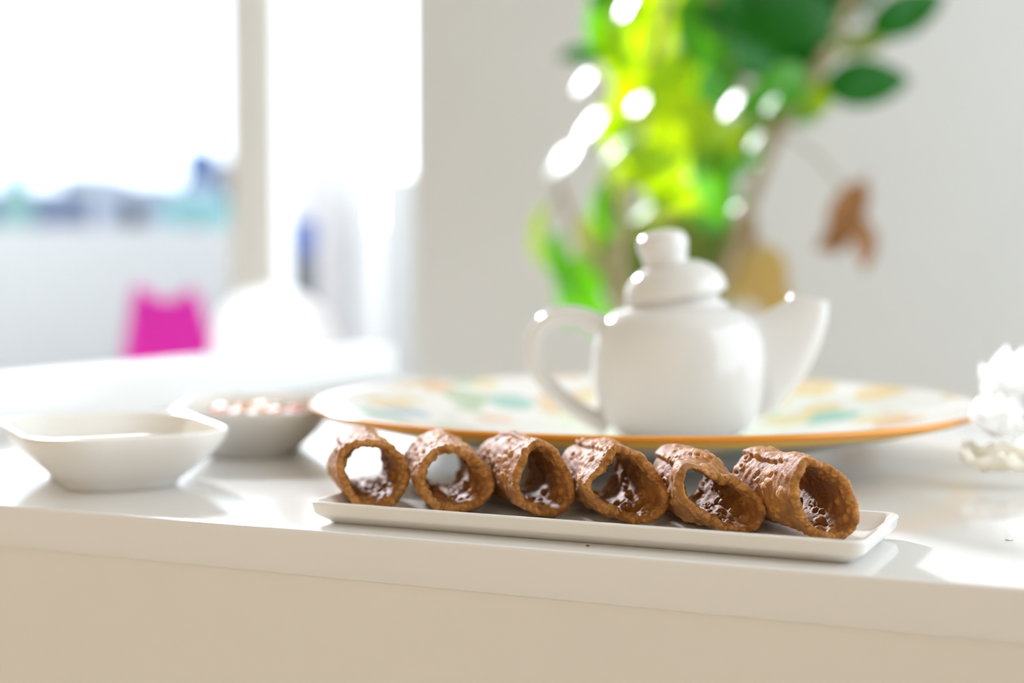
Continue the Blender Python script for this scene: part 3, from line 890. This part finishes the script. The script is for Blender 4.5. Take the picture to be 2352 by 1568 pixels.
def flower(u, v, Y, sc, rx, rz, label, ms, rings=3):
    p = at(u, v, Y)
    t = empty('white_flower', p, 0)
    t.rotation_euler = (rx, 0, rz)
    t.scale = (sc, sc, sc)
    tag(t, label, 'flower', 'white blossoms at the right edge of the worktop')
    for ring_, (cnt, tilt, me) in enumerate(((5, 0.0, ms[0]), (4, 0.3, ms[1]), (4, 0.7, ms[2]))[:rings]):
        for k in range(cnt):
            o = bpy.data.objects.new('petal', me); COL.objects.link(o)
            o.parent = t
            o.rotation_euler = Matrix.Rotation(2 * PI * (k + 0.4 * ring_) / cnt, 3, 'Z').to_4x4().to_3x3().__matmul__(Matrix.Rotation(tilt, 3, 'X')).to_euler()
            o.location = (0, 0, 0.001 * ring_)
    c = link('flower_centre', lathe('flower_centre', smooth_profile([(0.0004, -0.006), (0.004, -0.004), (0.006, 0.002), (0.004, 0.007), (0.0004, 0.008)], 3), 14), M['petal_cream'], t)
    return t
flower(2362, 945, 1.06, 1.10, 0.45, 0.15, 'large white blossom cut by the right edge of the picture', pm)
flower(2280, 985, 0.985, 0.52, 0.5, 0.4, 'small white blossom between the large one and the platter rim', pm, 2)
flower(2262, 1074, 0.965, 0.50, 0.2, 0.6, 'small cream-white blossom lying on the worktop beside the platter', pmc, 1)
flower(2364, 1078, 0.960, 0.58, 0.2, -0.4, 'cream-white blossom lying on the worktop below the large one', pmc, 1)

# crumbs
for (u, v, sz, lab) in ((1350, 1256, 0.0009, 'tiny brown crumb on the worktop before the plate'), (2318, 1242, 0.0022, 'thin grey crumb on the worktop at the right')):
    dz = ZC
    Y = 0.142 / ((v - 590) / FPX) * 0.995
    p = at(u, v, Y)
    bm = bmesh.new(); bmesh.ops.create_icosphere(bm, subdivisions=2, radius=1)
    for w in bm.verts: w.co *= 1 + 0.2 * math.sin(7 * w.co.x + 5 * w.co.y)
    me = bpy.data.meshes.new('crumb'); bm.to_mesh(me); bm.free()
    o = link('crumb', me, M['pastry'] if sz < 0.001 else M['frame'], None, (p.x, p.y, ZC + 0.0004))
    o.scale = (sz, sz * 0.5, 0.0005)
    tag(o, lab, 'crumb')

# ------------------------------------------------------------------ leafy plant
PY = 2.8
base = Vector((at(1520, 900, PY).x, PY, 0.0))
plant = empty('leafy_plant', base)
tag(plant, 'tall potted plant with oval glossy green leaves before the back wall', 'plant')
terracotta = mat('terracotta', (0.50, 0.24, 0.12), (0.44, 0.20, 0.10), rough=0.8, scale=12)
link('pot', lathe('pot', smooth_profile([(0.0005, 0.0), (0.15, 0.0), (0.17, 0.15), (0.20, 0.34), (0.215, 0.345), (0.215, 0.40), (0.19, 0.40), (0.185, 0.36), (0.0005, 0.355)], 3), 40), terracotta, plant)
def rel(u, v, Y): return at(u, v, Y) - base
def branch(pts, r0, r1):
    cp_ = curve_pts(pts, 5)
    k = len(cp_)
    o_ = link('branch', tube('branch', cp_, [r0 + (r1 - r0) * i / (k - 1) for i in range(k)], 8), M['bark'], plant)
    return o_
branch([(0, 0, 0.35), tuple(rel(1470, 900, PY)), tuple(rel(1420, 650, PY)), tuple(rel(1450, 400, PY)), tuple(rel(1500, 150, PY)), tuple(rel(1560, -150, PY))], 0.016, 0.008)
branch([(0.03, 0.02, 0.35), tuple(rel(1600, 850, PY + .1)), tuple(rel(1690, 560, PY + .1)), tuple(rel(1780, 320, PY + .05)), tuple(rel(1880, 150, PY)), tuple(rel(1960, -20, PY)), tuple(rel(2040, -200, PY))], 0.016, 0.009)
branch([tuple(rel(1700, 300, PY)), tuple(rel(1700, 310, PY - .2)), tuple(rel(1715, 330, PY - .4)), tuple(rel(1720, 345, PY - .54))], 0.006, 0.003)
branch([tuple(rel(1422, 650, PY)), tuple(rel(1340, 560, PY)), tuple(rel(1290, 440, PY)), tuple(rel(1270, 380, PY))], 0.008, 0.004)
branch([tuple(rel(1780, 320, PY + .05)), tuple(rel(1700, 200, PY)), tuple(rel(1650, 50, PY)), tuple(rel(1620, -100, PY))], 0.008, 0.005)

def leaf_mesh(seed, L=1.0, W=0.48, fold=0.18, bend=0.5):
    nu, nv = 11, 7
    r_ = random.Random(seed)
    ph = r_.uniform(0, 6)
    verts = []
    for i in range(nu):
        t = i / (nu - 1)
        w = W * (math.sin(PI * t ** 0.85) ** 0.72) * (1 - 0.15 * t) + 0.004
        yy = L * (t - 0.5)
        for j in range(nv):
            s = (j / (nv - 1) - 0.5)
            z = -bend * (t - 0.45) ** 2 * L + fold * abs(s) * w * 2 + 0.015 * math.sin(9 * t + ph + 4 * s)
            verts.append((w * s, yy, z))
    f = grid_faces(nu, nv, False)
    # short stalk as a slim prism
    b0 = len(verts)
    for yy, zz_ in ((-0.5 * L, -bend * 0.2), (-0.62 * L, -bend * 0.29)):
        verts += [(-0.012, yy, zz_), (0.012, yy, zz_), (0, yy, zz_ + 0.02)]
    f += [(b0, b0 + 1, b0 + 4, b0 + 3), (b0 + 1, b0 + 2, b0 + 5, b0 + 4), (b0 + 2, b0, b0 + 3, b0 + 5)]
    return mesh_from('leaf', verts, f, recalc=False)
LM = {}
for kind in ('sunlit_leaf', 'leaf', 'shaded_leaf', 'olive_leaf', 'dry_leaf', 'ochre_leaf'):
    LM[kind] = []
    for s in range(3):
        me = leaf_mesh(s, fold=(0.15, 0.22, 0.1)[s], bend=(0.35, 0.6, 0.2)[s])
        me.materials.append(M[kind]); LM[kind].append(me)
FLAT = {}
for kind in ('sunlit_leaf', 'leaf'):
    me = leaf_mesh(9, W=0.48, fold=0.0, bend=0.12)
    me.materials.append(M[kind]); FLAT[kind] = me
def leaf(u, v, Lpx, Wpx, ang, kind, dY=0.0, tilt=0.0, roll=0.0, normal=None):
    """ang: direction of the tip in the frame in degrees, 0 = right, 90 = up; tilt leans the tip towards the viewer, roll turns the blade about its rib"""
    Y = PY + dY
    p = at(u, v, Y)
    k = Y / FPX
    a = math.radians(ang)
    tip = Vector((math.cos(a), 0, math.sin(a)))
    nrm = Vector((0, -1, 0))
    if normal is not None:
        nrm = normal.normalized()
        tip = (tip - nrm * tip.dot(nrm)).normalized()
    side = tip.cross(nrm).normalized()
    Rm = Matrix((side, tip, nrm)).transposed()
    Rm = Rm @ Matrix.Rotation(math.radians(-tilt), 3, 'X') @ Matrix.Rotation(math.radians(roll), 3, 'Y')
    me = LM[kind][random.randrange(3)] if normal is None else FLAT[kind]
    o = bpy.data.objects.new('leaf', me); COL.objects.link(o)
    o.parent = plant
    L = Lpx * k; W = Wpx * k / 0.48
    o.matrix_local = Matrix.Translation(p - base) @ Rm.to_4x4() @ Matrix.Diagonal((W, L, L, 1))
    return o
Yg = 'sunlit_leaf'; G = 'leaf'; D = 'shaded_leaf'; O = 'olive_leaf'
for a in [
    (1430, 70, 230, 110, 80, Yg), (1500, 60, 240, 120, -85, Yg), (1545, 190, 220, 130, 60, Yg, -.05), (1440, 190, 230, 110, -100, Yg, .03),
    (1590, 290, 230, 140, -20, Yg, -.3), (1520, 375, 220, 120, 10, Yg, -.03), (1660, 330, 170, 90, 45, Yg, -.4), (1420, 300, 200, 90, -70, Yg, .05),
    (1560, 445, 190, 80, -15, Yg, .03), (1480, 290, 220, 120, 30, Yg, .06), (1600, 150, 180, 110, 110, Yg, .05), (1380, 60, 150, 80, 100, G, .04),
    (1640, 420, 220, 105, -75, G, -.4), (1700, 350, 160, 80, -110, G), (1610, 80, 220, 120, 120, G, -.06), (1640, 200, 190, 100, 40, G, -.02),
    (1720, 90, 280, 120, 150, D, -.06), (1690, 20, 240, 110, 20, D), (1830, 40, 240, 130, 170, D), (1790, 130, 220, 110, -160, D, .03), (1930, 10, 200, 100, 30, D, .04),
    (1780, 210, 200, 110, -150, G, -.4), (1740, 280, 150, 80, -120, G, .05), (1875, 215, 120, 80, 80, Yg, .05), (1830, 260, 120, 70, -170, G, .05),
    (1992, 190, 205, 118, 4, D, -.05, 0, 0), (2085, 28, 195, 105, 25, D, -.03, 0, 0), (1330, 128, 110, 46, 175, D, .03), (1410, 5, 130, 70, 160, D),
    (2000, 90, 150, 60, 20, O, .2), (1900, 110, 150, 60, 60, O, .15), (1800, 90, 120, 60, 70, O, .15),
    (1240, 545, 150, 60, -95, Yg, .1, 10, 55), (1325, 660, 170, 120, -100, G, .05), (1285, 600, 140, 70, -80, G, .1, 0, 40), (1390, 500, 190, 60, -88, G, .2), (1370, 720, 140, 80, -60, G, .1),
    (1590, 580, 220, 120, -20, O, .15), (1480, 600, 220, 120, -110, O, .2), (1440, 660, 180, 110, -80, O, .2), (1540, 520, 200, 110, 160, O, .2), (1620, 480, 160, 90, -60, G, .1), (1400, 440, 170, 60, -100, O, .2), (1350, 570, 160, 60, -80, O, .25),
    (1450, 560, 200, 110, -70, O, .2), (1510, 650, 200, 120, -120, O, .2), (1650, 560, 200, 110, -50, O, .15), (1640, 650, 190, 110, -90, O, .2), (1420, 620, 180, 90, -60, O, .15), (1570, 640, 190, 110, -80, O, .22),
    (1755, 640, 170, 130, -80, 'ochre_leaf', .1), (1790, 700, 150, 90, -50, 'ochre_leaf', .15), (1705, 550, 170, 60, -100, 'dry_leaf', .15), (1690, 630, 160, 80, -80, 'ochre_leaf', .2),
    (1945, 500, 190, 90, -110, 'dry_leaf', .0), (1985, 560, 130, 60, -85, 'dry_leaf', .0), (1920, 540, 110, 70, -140, 'dry_leaf', .03),
    (1480, -80, 220, 120, 80, Yg), (1560, -60, 220, 120, 100, Yg), (1640, -70, 220, 120, 60, G), (1760, -80, 240, 120, 120, D), (1880, -90, 240, 120, 60, D), (2000, -100, 240, 120, 80, D), (1400, -100, 200, 100, 120, G), (1560, -220, 220, 120, 70, G), (1700, -220, 220, 120, 100, G), (1850, -230, 220, 120, 100, D),
]:
    u, v, Lp, Wp, an, kd = a[:6]
    rest = a[6:]
    dY = rest[0] if rest else random.uniform(-.04, .06)
    tl = rest[1] if len(rest) > 1 else random.uniform(-25, 15)
    rl = rest[2] if len(rest) > 2 else random.uniform(-25, 25)
    leaf(u, v, Lp, Wp, an, kd, dY, tl, rl)
# leaves that lie flat in the sun and shine
for (u, v, Lp, Wp, an, kd, dY, jx, jz) in [
    (1338, 190, 120, 100, 170, G, -.08, 0, 0), (1352, 290, 170, 150, 160, G, -.1, 0.04, 0), (1288, 370, 215, 190, 200, G, -.1, 0, 0), (1480, 215, 200, 180, 60, Yg, -.12, 0, 0),
    (1680, 240, 130, 110, -20, G, -.55, 0, 0), (1770, 238, 90, 80, 0, G, -.55, .05, 0), (1735, 320, 100, 90, -30, G, -.55, 0, .05), (1740, 372, 110, 100, -30, G, -.55, 0, 0),
    (1700, 462, 110, 90, -20, G, -.55, .08, 0), (1510, 460, 300, 230, 8, G, -.12, .30, .10), (1430, 330, 260, 140, 40, G, -.12, .25, .12), (1570, 240, 160, 130, 0, Yg, -.1, .07, .05), (1440, 10, 120, 100, 90, G, -.1, 0, 0)]:
    p = at(u, v, PY + dY)
    hv = (SUN + (CAM - p).normalized()).normalized() + Vector((jx, 0, jz))
    leaf(u, v, Lp * 0.55, Wp * 0.55, an, kd, dY, normal=hv)
# stalk ends: short twigs carry the leaves that stand away from a branch
for (u0, v0, u1, v1) in ((1870, 170, 1905, 205), (1950, 10, 2010, 50), (1800, 300, 1940, 430), (1440, 420, 1360, 330), (1470, 300, 1350, 170), (1290, 440, 1245, 500), (1420, 650, 1330, 610), (1560, -50, 1600, 120), (1690, 560, 1745, 590)):
    tube('twig', [rel(u0, v0, PY), rel((u0 + u1) / 2 + 6, (v0 + v1) / 2 - 6, PY), rel(u1, v1, PY)], 0.003, 6, m=M['bark'], parent=plant)
